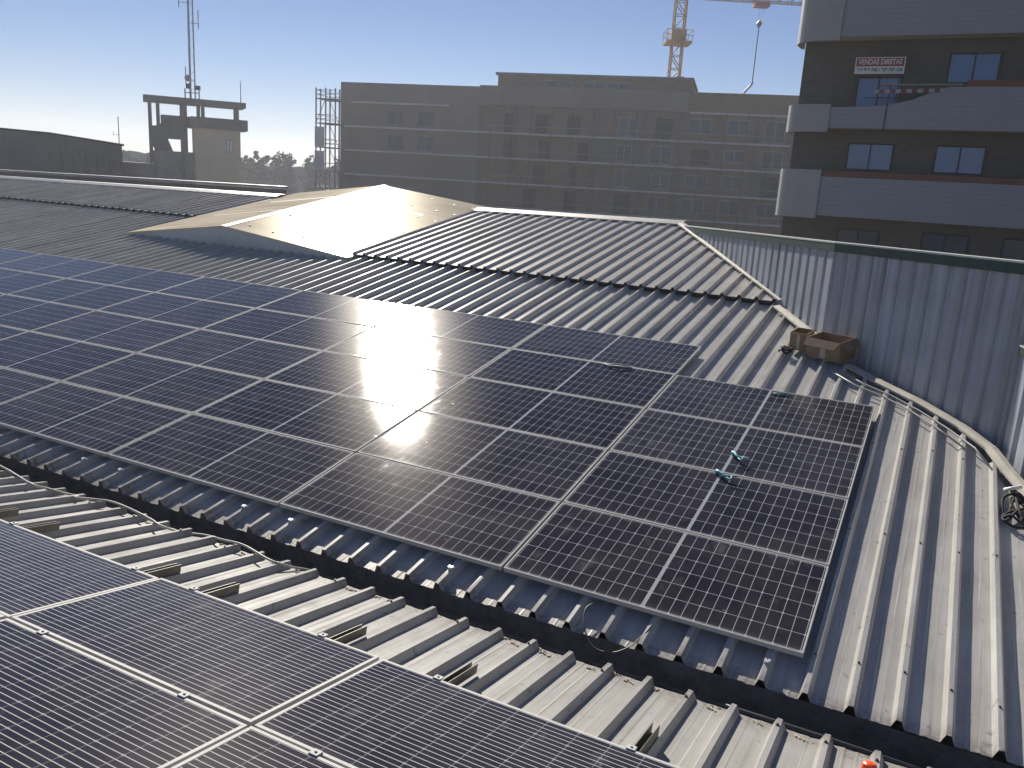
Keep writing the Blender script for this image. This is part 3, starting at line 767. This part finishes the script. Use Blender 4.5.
# sale sign
sg = empty('sale_sign', (-3.04 - .12, 24.94 + .55, 6.72), (0, 0, R(-1.5)))
tag(sg, 'red and white sale sign with phone numbers above a balcony door', 'sign')
mb = MB(); mb.box(0, 0, 0, 1.48, .03, .5); mb.build('board', MT['white'], sg)
mb = MB(); mb.box(.03, -.006, .225, 1.45, 0, .475); mb.build('red_panel', MT['red'], sg)
mb = MB(); mb.box(.05, .03, -.9, .09, .06, .02); mb.box(1.36, .03, -.9, 1.40, .06, .02); mb.build('post', MT['dark_steel'], sg)
def text(s, size, loc, mat, parent, width):
    c = bpy.data.curves.new('lettering', 'FONT'); c.body = s; c.size = size; c.align_x = 'CENTER'; c.align_y = 'CENTER'; c.extrude = .003
    o = bpy.data.objects.new('lettering', c); COL.objects.link(o); o.parent = parent; o.location = loc; o.rotation_euler = (R(90), 0, 0); c.materials.append(mat)
    c.offset = .004
    bpy.context.view_layer.update()
    me = bpy.data.meshes.new_from_object(o.evaluated_get(bpy.context.evaluated_depsgraph_get()))
    wx = o.dimensions.x; bpy.data.objects.remove(o)
    o = bpy.data.objects.new('lettering', me); COL.objects.link(o); o.parent = parent; o.location = loc; o.rotation_euler = (R(90), 0, 0)
    if wx > 0: o.scale.x = width / wx
    return o
text('VENDAS DIRETAS', .22, (.74, -.011, .35), MT['white'], sg, 1.30)
text('918 868 743 / 937 738 124', .14, (.74, -.005, .115), MT['frame_dark'], sg, 1.36)
# warning tape and plank in front of the ramped balcony parapet
mb = MB(); mb.box(0, 0, 0, 2.0, .01, .11); o = mb.build('warning_tape', MT['warn']); o.location = (-3.04 + .62, 24.86, 6.05); o.rotation_euler = (0, R(-1.5), R(-1.5))
tag(o, 'red and white warning tape stretched over the ramped balcony parapet', 'tape')
mb = MB(); mb.box(0, 0, 0, 2.35, .18, .05); o = mb.build('plank', MT['concrete'], bevel=.004); o.location = (-3.04 + .75, 24.9, 6.30); o.rotation_euler = (0, 0, R(-1.5))
tag(o, 'grey plank laid level above the warning tape on the balcony', 'plank')
mb = MB()
for x_ in (.1, .9, 1.9): mb.bar((x_, .1, -1.0), (x_, .1, .35), .035)
mb.bar((-.6, .08, .0), (1.2, .08, .0), .03)
o = mb.build('guard_rail', MT['frame_dark']); o.location = (-3.04 + .95, 24.98, 5.95); o.rotation_euler = (0, 0, R(-1.5))
tag(o, 'dark metal guard rail posts before the balcony door under the sign', 'railing')

# ------------------------------------------------------------------ long block under construction
fb = empty('apartment_block', (-15.87, 94.63, 0), (0, 0, R(13)))
tag(fb, 'long brown brick apartment block under construction with grey netting and a setback top floor', 'building')
mb = MB(); mb.box(-36.8, 0, -8, 6, 16, 13.55); mb.build('wall', MT['fb_wall'], fb)
mb = MB(); mb.box(-54.8, -.02, -8, -36.805, 16, 13.40); mb.build('netted_wall', MT['fb_net'], fb)
mb = MB(); mb.box(-36.8, -.25, 11.35, -12.3, -.002, 13.54); mb.build('netting', MT['fb_net'], fb)
mb = MB(); mb.box(-35.23, 2, 13.56, -12.3, 14, 15.0); mb.build('penthouse', MT['fb_wall'], fb)
mb = MB(); mb.box(-35.5, 1.7, 15.0, -12.1, 14.3, 15.28); mb.build('roof_slab', MT['concrete'], fb)
for k, z in enumerate((11.05, 8.18, 5.32, 2.40, -.5)):
    mb = MB(); mb.box(-54.0 if k else -53.2, -.5, z - .11, -40.5 if not k else -.9, -.022, z + .11); mb.build('floor_band', MT['band'], fb)
mb = MB(); mb.box(-12.1, -.3, 11.2, -.6, -.002, 11.42); mb.build('floor_band', MT['band'], fb)
rw = random.Random(9)
ws = [(-12.0, 9.03, -9.5, 10.77), (-7.84, 9.1, -5.36, 10.8), (-3.74, 8.4, -1.5, 10.77), (-11.65, 6.05, -9.2, 7.45), (-7.9, 6.05, -5.5, 7.5), (-3.73, 5.6, -1.4, 7.6), (-11.9, 3.0, -9.4, 4.6), (-7.8, 3.05, -5.5, 4.7), (-3.7, 2.7, -1.4, 4.8),
      (-12.1, .3, -9.4, 1.93), (-7.82, .3, -5.5, 1.97), (-3.7, .2, -1.5, 1.9), (-20.0, 8.34, -17.7, 10.57), (-15.9, 8.3, -13.6, 10.6), (-20.0, 5.6, -18.2, 7.5), (-16.2, 5.5, -13.6, 7.6), (-20, 2.7, -17.9, 4.8), (-15.7, 2.7, -13.6, 4.7), (-20, .0, -17.8, 1.9), (-16, .0, -13.7, 1.9),
      (-29.5, 5.6, -27.6, 7.5), (-26.2, 8.4, -24.2, 10.5), (-33.8, 8.4, -31.8, 10.5), (-33.8, 5.6, -31.9, 7.5), (-30, 2.7, -28, 4.7), (-25.5, 2.7, -24.2, 4.8), (-30, 8.4, -28, 10.5), (-24.8, 5.6, -23, 7.5), (-26, 0, -24, 1.9), (-31, 0, -29, 1.9)]
for n_, (a, b, c, d) in enumerate(ws):
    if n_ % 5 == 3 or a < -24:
        m_ = MB(); m_.box(a + .2, -.03, b - .3, c - .3, -.003, d); m_.build('opening_shade', MT['opening_shade'], fb)  # thin dark slab on the wall, painted as the shade inside an open hole
    else: window(fb, a, b, c, d, -.05, 2, 'frame_white', 'glass', .13)
for x_ in (-36.6, -32.3, -22.5, -17.0, -12.6, -8.6, -4.6, -.7):
    m_ = MB(); m_.box(x_ - .25, -.04, -8, x_ + .25, -.003, 11.2 if x_ > -12.4 else 11.3); m_.build('column', MT['concrete_dark'], fb)
for (a, b, c, d, mm) in ((-12.2, 8.3, -9.0, 11.0, 'infill_a'), (-8.3, 5.4, -4.9, 8.0, 'infill_a'), (-16.7, 2.5, -12.9, 5.2, 'infill_b'), (-22.2, 5.4, -17.3, 8.0, 'infill_b'), (-4.3, 2.5, -1.0, 5.2, 'infill_b'), (-32, 2.5, -23, 5.2, 'infill_a'), (-12.2, 2.5, -9, 5.2, 'infill_a')):
    m_ = MB(); m_.box(a, -.018, b, c, -.002, d); m_.build('brick_infill', MT[mm], fb)
for (a, c) in ((-29.4, -26.0), (-24.8, -22.2), (-22.0, -19.3)): window(fb, a, 13.7, c, 14.55, 1.94, 2, 'frame_white', 'glass', .12)
for (a, c) in ((-48.5, -46.4), (-44.6, -42.4)): 
    for zz in (8.6, 5.7): window(fb, a, zz, c, zz + 1.7, -.07, 2, 'fb_net', 'glass', .1)
for x_ in (-33, -28.6, -22.2, -14.3): 
    mb = MB(); mb.box(x_, 4, 15.28, x_ + .9, 5, 15.28 + rw.uniform(.2, .4)); mb.build('chimney', MT['concrete_dark'], fb)
# scaffold tower on the left end
sc = empty('scaffolding', (-15.87, 94.63, 0), (0, 0, R(13)))
tag(sc, 'tall pale scaffold tower standing at the left end of the unfinished block', 'scaffold')
xs = (-57.5, -56.2, -54.9); ysc = (-1.3, -.1, 2.5)
for x_ in xs:
    for y_ in ysc:
        mb = MB(); mb.bar((x_, y_, -8), (x_, y_, 12.5), .14); mb.build('standard', MT['galv'], sc)
for z in (11.2, 8.3, 5.4, 2.5, -.4, -3.3):
    mb = MB(); mb.box(-57.6, -1.35, z, -54.85, 2.55, z + .09); mb.build('deck', MT['concrete'], sc)
    mb = MB()
    for h in (.55, 1.05):
        for y_ in (-1.3, 2.5): mb.bar((xs[0], y_, z + h), (xs[2], y_, z + h), .07)
        mb.bar((xs[0], -1.3, z + h), (xs[0], 2.5, z + h), .07)
    mb.build('guard_rail', MT['galv'], sc)
    mb = MB(); mb.bar((xs[0], -1.3, z - 2.8), (xs[1], -1.3, z), .06); mb.bar((xs[1], 2.5, z - 2.8), (xs[0], 2.5, z), .06); mb.build('brace', MT['galv'], sc)
mb = MB()
for zz in (-8, -2, 2.6, 5.5): mb.box(-57.62, -1.42, zz, -56.3, -1.40, zz + 2.4)
mb.build('mesh_sheet', MT['band'], sc)
# scaffold frames against the facade
sf = empty('facade_scaffold', (-15.87, 94.63, 0), (0, 0, R(13)))
tag(sf, 'thin scaffold standards and ledgers running along the long brick facade', 'scaffold')
for k in range(15):
    x_ = -35.0 + k * 2.45
    mb = MB(); mb.bar((x_, -1.1, -8), (x_, -1.1, 11.3), .07); mb.build('standard', MT['rail_dark'], sf)
for z in (9.0, 6.2, 3.3, .4):
    mb = MB(); mb.bar((-35.0, -1.1, z), (-.7, -1.1, z), .06); mb.build('ledger', MT['galv'], sf)

# ------------------------------------------------------------------ tower crane
cr = empty('tower_crane', (-36.78, 126.81, -8), (0, 0, R(26.5)))
tag(cr, 'yellow lattice tower crane rising behind the unfinished block', 'crane')
mx, mw = -3.9, .78
mb = MB(); z0, z1 = 0, 40
for sx in (-1, 1):
    for sy in (-1, 1): mb.bar((mx + sx * mw, sy * mw, z0), (mx + sx * mw, sy * mw, z1), .24)
z = z0; fl = 1
while z < z1 - 1.9:
    for sy in (-1, 1): mb.bar((mx - fl * mw, sy * mw, z), (mx + fl * mw, sy * mw, z + 1.9), .13); mb.bar((mx - mw, sy * mw, z), (mx + mw, sy * mw, z), .11)
    for sx in (-1, 1): mb.bar((mx + sx * mw, -fl * mw, z), (mx + sx * mw, fl * mw, z + 1.9), .13); mb.bar((mx + sx * mw, -mw, z), (mx + sx * mw, mw, z), .11)
    z += 1.9; fl = -fl
mb.build('mast', MT['yellow'], cr)
mb = MB(); mb.box(mx - 1.9, -1.9, 32.0, mx + 1.9, 1.9, 32.35); mb.box(mx - 1.1, -1.1, 32.35, mx + 1.1, 1.1, 34.0); mb.build('climbing_platform', MT['yellow'], cr)
mb = MB()
for sx in (-1.9, -.6, .6, 1.9):
    for sy in (-1.9, 1.9): mb.bar((mx + sx, sy, 32.3), (mx + sx, sy, 33.9), .08)
for h in (33.1, 33.85):
    for sy in (-1.9, 1.9): mb.bar((mx - 1.9, sy, h), (mx + 1.9, sy, h), .07)
    for sx in (-1.9, 1.9): mb.bar((mx + sx, -1.9, h), (mx + sx, 1.9, h), .07)
mb.build('guard_rail', MT['yellow'], cr)
mb = MB(); mb.box(mx - 1.5, -1.4, 40, mx + 1.5, 1.4, 41.2); mb.build('slewing_unit', MT['yellow'], cr)
mb = MB(); jb = 38.62
for sy in (-.7, .7): mb.bar((mx - 9, sy, jb), (19, sy, jb), .2)
mb.bar((mx - 9, 0, jb + 1.5), (19, 0, jb + 1.5), .2)
x_ = mx - 9
while x_ < 18:
    for sy in (-.7, .7): mb.bar((x_, sy, jb), (x_ + .9, 0, jb + 1.5), .1); mb.bar((x_ + .9, 0, jb + 1.5), (x_ + 1.8, sy, jb), .1)
    mb.bar((x_, -.7, jb), (x_, .7, jb), .1); x_ += 1.8
mb.build('jib', MT['galv'], cr)
mb = MB(); mb.box(6.9, -.9, jb - .75, 9.1, .9, jb - .15); mb.build('trolley', MT['red'], cr)
mb = MB(); mb.bar((7.7, 0, jb - .7), (7.95, 0, 35.8), .05); mb.bar((8.3, 0, jb - .7), (8.05, 0, 35.8), .05); mb.build('hoist_rope', MT['cable'], cr)
mb = MB(); mb.prism([(7.6, 35.6), (8.0, 36.1), (8.4, 35.6), (8.0, 34.9)], 'y', -.25, .25); mb.build('hook_block', MT['dark_steel'], cr)
mb = MB(); mb.bar((8, 0, 35), (8, 0, 27.2), .14); mb.build('sling', MT['dark_steel'], cr)
mb = MB(); mb.tube([(8.05, 0, 27.4), (7.9, 0, 26.9), (7.2, 0, 26.1), (6.9, 0, 25.7)], .16, 6); mb.build('hook', MT['dark_steel'], cr)

# ------------------------------------------------------------------ concrete training tower with stairs
tw = empty('stair_tower', (-88.71, 76.75, -8), (0, 0, R(26.5)))
tag(tw, 'concrete stair tower with flat canopy on posts and beige shaft, beside the trees', 'tower')
rot = Matrix.Rotation(R(24), 4, 'Z')
def tb(x0, y0, z0, x1, y1, z1): 
    m_ = MB(); m_.box(x0, y0, z0 + 8, x1, y1, z1 + 8, rot); return m_
tb(-.1, -1.8, -8, 5.6, 2.6, 8.0).build('shaft', MT['plaster_beige'], tw)
tb(-.5, -2.3, 7.0, 6.5, 3.0, 8.35).build('parapet', MT['concrete_dark'], tw)
tb(-5.9, -2.4, 9.85, 6.3, 2.6, 10.5).build('canopy', MT['concrete_dark'], tw)
for (x_, y_) in ((-5.2, -2.0), (-4.2, 2.0), (-1.5, -2.0), (-.9, 2.0), (.5, -2.0), (1.3, 2.2), (5.0, -1.9), (5.6, 2.0)):
    zb = 8.3 if x_ > 0 else -8
    tb(x_ - .22, y_ - .22, zb, x_ + .22, y_ + .22, 9.8).build('post', MT['concrete_dark'], tw)
tb(-3.9, -1.6, 7.0, -.5, 2.2, 8.3).build('landing', MT['concrete_dark'], tw)
tb(-5.3, -2.0, 5.4, -1.6, -.6, 6.9).build('landing', MT['concrete_dark'], tw)
for (a, b, w) in (((-4.4, -1.2, 6.3), (-1.0, -1.2, 7.9), 1.3), ((-4.5, -1.0, 6.0), (-3.2, -1.0, 2.6), 2.0)):
    m_ = MB(); A = rot @ Vector((a[0], a[1], a[2] + 8)); B = rot @ Vector((b[0], b[1], b[2] + 8)); m_.bar(A, B, 1.2, w); m_.build('stair_flight', MT['concrete_dark'], tw)
tb(-5.4, -2.0, -8, -.1, 2.2, 3.9).build('base_wall', MT['concrete'], tw)
wf = MB(); wf.box(3.8, -1.86, 4.2 + 8, 4.6, -1.79, 5.8 + 8, rot); wo_ = wf.build('window', MT['frame_white'], tw)
wp = MB(); wp.box(3.86, -1.89, 4.3 + 8, 4.16, -1.85, 5.7 + 8, rot); wp.box(4.24, -1.89, 4.3 + 8, 4.54, -1.85, 5.7 + 8, rot); wp.build('pane', MT['white'], wo_)  # white colour stands in for bright sky showing through the window
# antenna mast on the canopy
am = empty('antenna_mast', (-88.71 + .1, 76.75, 10.5), (0, 0, R(26.5)))
tag(am, 'tall twin pole radio antenna mast on the stair tower canopy', 'antenna')
for x_, r_, h in ((-.35, .14, 14), (.25, .09, 13)):
    mb = MB(); mb.tube([(x_, 0, 0), (x_ * .9, 0, h)], r_, 6); mb.build('pole', MT['galv'], am)
mb = MB()
for z in range(1, 13): mb.bar((-.35, 0, z), (.25, 0, z + .5), .04)
mb.build('lattice', MT['galv'], am)
for (x_, z_) in ((-1.5, 11.6), (.9, 9.2), (-.9, 2.4)):
    mb = MB(); mb.bar((0, 0, z_), (x_, 0, z_), .08); mb.bar((x_, 0, z_ - .6), (x_, 0, z_ + 1.6), .1); mb.build('dipole', MT['galv'], am)
mb = MB(); mb.tube([(-.6, -.1, 2.6), (-.72, -.35, 2.6)], .42, 12, .3); mb.build('dish', MT['galv'], am)
mb = MB()
for x_ in (-.9, .9): mb.bar((x_, -.4, 0), (x_, -.4, 1.3), .12)
mb.bar((-.9, -.4, .8), (.9, -.4, .8), .1); mb.box(-.7, -.6, 1.3, -.2, -.1, 1.9); mb.box(.4, -.6, 1.2, 1.0, -.1, 1.7); mb.build('base_frame', MT['dark_steel'], am)
mb = MB(); p_ = Matrix.Rotation(R(50.5), 4, 'Z') @ Vector((5.9, 0, 0))
mb.tube([(0, 0, 0), (0, 0, 2.9)], .07, 6, .04); o = mb.build('whip_antenna', MT['galv']); o.location = (-88.71 + p_.x, 76.75 + p_.y, 10.5); tag(o, 'single whip antenna at the right end of the tower canopy', 'antenna')

# ------------------------------------------------------------------ low building at left, parapet, trees
def shear(m_): m_.v = [(x - .75 * y, y, z) for (x, y, z) in m_.v]
lb = empty('industrial_hall', (-66.32, 41.85, 0), (0, 0, R(26.5)))
tag(lb, 'long low stained concrete hall with sloping roofline at the left edge', 'building')
mb = MB(); mb.prism([(-22, -8), (5.3, -8), (5.3, 3.67), (-.63, 4.28), (-4.8, 4.42), (-22, 4.8)], 'y', 0, 9); shear(mb); mb.build('wall', MT['concrete_dark'], lb)
mb = MB(); mb.prism([(5.45, 3.66), (5.45, 3.82), (-.63, 4.42), (-4.8, 4.56), (-22, 4.95), (-22, 4.81), (-4.8, 4.43), (-.63, 4.29)], 'y', -.12, 9); shear(mb); mb.build('roof', MT['dark_steel'], lb)
for k in range(7):
    x_ = -1.2 + k * .98; mb = MB(); mb.box(x_, -.12, 1.0, x_ + .42, -.003, 3.0 - .11 * k); mb.build('pilaster', MT['concrete_dark'], lb)
mb = MB(); mb.box(5.2, 1, -8, 8.4, 8, 2.4); shear(mb); mb.build('annex', MT['concrete'], lb)
lo = empty('aerial', (-66.32 + 4.9 * .895, 41.85 + 4.9 * .446, 3.7), (0, 0, R(26.5))); tag(lo, 'small television aerial at the right end of the low hall roof', 'antenna')
mb = MB(); mb.tube([(0, .4, 0), (0, .4, 2.3)], .035, 6); mb.build('pole', MT['galv'], lo)
mb = MB(); mb.bar((-.45, .4, .85), (.1, .4, .85), .03); mb.bar((-.45, .4, .8), (-.45, .4, 1.1), .03); mb.bar((0, .4, 1.2), (0, .4, 1.9), .05); mb.build('elements', MT['galv'], lo)
pa = empty('neighbour_parapet', (-34.35, 23.52, 0), (0, 0, R(26.5)))
tag(pa, 'low grey parapet of the next flat roof showing just behind the left ridge', 'parapet')
mb = MB(); mb.prism([(-30, -8), (6.9, -8), (6.9, 1.68), (-30, 1.74)], 'y', 0, .4); mb.build('wall', MT['concrete_dark'], pa)
mb = MB(); mb.box(-30, -.06, 1.75, 6.95, .46, 1.84); mb.build('coping', MT['galv'], pa)

def make_tree(x, y, h, w, seed, label):
    r_ = random.Random(seed)
    root = empty('tree', (x, y, -8)); tag(root, label, 'tree', 'trees on the horizon')
    mb = MB(); mb.tube([(0, 0, 0), (r_.uniform(-.3, .3), 0, h * .5), (r_.uniform(-.5, .5), 0, h * .85)], .35, 6, .08)
    for k in range(5):
        a = r_.uniform(0, 6.28); z = h * r_.uniform(.45, .75); mb.tube([(0, 0, z), (math.cos(a) * w * .35, math.sin(a) * w * .35, z + h * .12)], .12, 5, .04)
    mb.build('trunk', MT['bark'], root)
    mb = MB(); cl = []
    for k in range(22):
        a = r_.uniform(0, 6.28); q = r_.random() ** .6; zz = r_.uniform(.22, .97)
        rad = w * .5 * (1 - .65 * max(0, zz - .6) / .4) * q
        cl.append((math.cos(a) * rad, math.sin(a) * rad, h * zz, r_.uniform(.55, 1.3) * w * .17))
    for (cx, cy, cz, cr_) in cl:
        for k in range(46):
            d = Vector((r_.gauss(0, 1), r_.gauss(0, 1), r_.gauss(0, .75))); d.normalize(); p = Vector((cx, cy, cz)) + d * cr_ * r_.uniform(.45, 1.1)
            u_ = Vector((r_.uniform(-1, 1), r_.uniform(-1, 1), r_.uniform(-1, 1))).normalized(); w_ = u_.orthogonal().normalized(); s_ = r_.uniform(.2, .45)
            mb.quad(p - u_ * s_, p - w_ * s_ * .6, p + u_ * s_, p + w_ * s_ * .6)
    mb.build('crown', MT['leaf'], root)
ca, sa = .895, .446
tl = [(-43.5, 3.0), (-41.0, 4.6), (-38.2, 3.9), (-35.2, 4.2), (-31.5, 3.4), (-14.2, 4.4), (-12.0, 4.6), (-10.2, 5.3), (-8.4, 6.3), (-6.9, 5.8), (-5.0, 5.4), (-3.2, 6.2), (-1.6, 5.6), (.2, 5.2), (1.9, 6.5), (3.6, 6.2), (5.3, 5.7), (7.0, 5.4), (8.8, 5.0), (11.5, 5.6)]
for k, (s_, zt) in enumerate(tl):
    dd = random.Random(k).uniform(-8, 10); x, y = -155.67 + s_ * ca - dd * sa, 169.94 + s_ * sa + dd * ca
    if k < 5: place = ['leftmost of those left of the stair tower', 'second of those left of the stair tower', 'third of those left of the stair tower', 'fourth of those, partly behind the tower stairs', 'behind the stairs of the tower'][k]
    else: place = ['peeping past the right edge of the stair tower', 'first', 'second', 'third', 'fourth', 'fifth', 'sixth', 'seventh', 'eighth', 'ninth', 'tenth', 'eleventh', 'twelfth', 'thirteenth', 'behind the scaffold tower'][k - 5] + ('' if k in (5, 19) else ' to the right of the stair tower')
    make_tree(x, y, zt + 8, random.Random(k + 50).uniform(4.5, 6.5), k + 1, 'dark bushy horizon tree, ' + place)
# distant wooded ridge behind the trees
mb = MB(); rr = random.Random(2); ca_, sa_ = .895, .446
prev = None
for i in range(241):
    s_ = -260 + i * 2.6; h = 4.0 + rr.uniform(-.5, .5) + 1.0 * math.sin(i * .21) * math.sin(i * .05)
    q = (-175 + s_ * ca_, 200 + s_ * sa_)
    if prev:
        a, b, ha, hb = prev[0], q, prev[1], h
        mb.quad((a[0], a[1], -8), (b[0], b[1], -8), (b[0], b[1], hb), (a[0], a[1], ha)); mb.quad((a[0], a[1], ha), (b[0], b[1], hb), (b[0] - 30 * sa_, b[1] + 30 * ca_, hb * .6), (a[0] - 30 * sa_, a[1] + 30 * ca_, ha * .6))
    prev = (q, h)
o = mb.build('hills', MT['leaf']); tag(o, 'dark wooded rise behind the horizon trees', 'hill', kind='structure')

# ------------------------------------------------------------------ thin air haze
hz = MB(); hz.box(-910, -310, -9, 510, 910, 36)
m, t, out = new_mat('haze'); pv = t.nodes.new('ShaderNodeVolumePrincipled')
pv.inputs['Color'].default_value = (.86, .91, 1, 1); pv.inputs['Density'].default_value = .0007; pv.inputs['Anisotropy'].default_value = .3
t.links.new(pv.outputs[0], out.inputs['Volume'])
o = hz.build('haze', m); tag(o, 'thin sunlit air haze over the town', 'haze', kind='stuff')
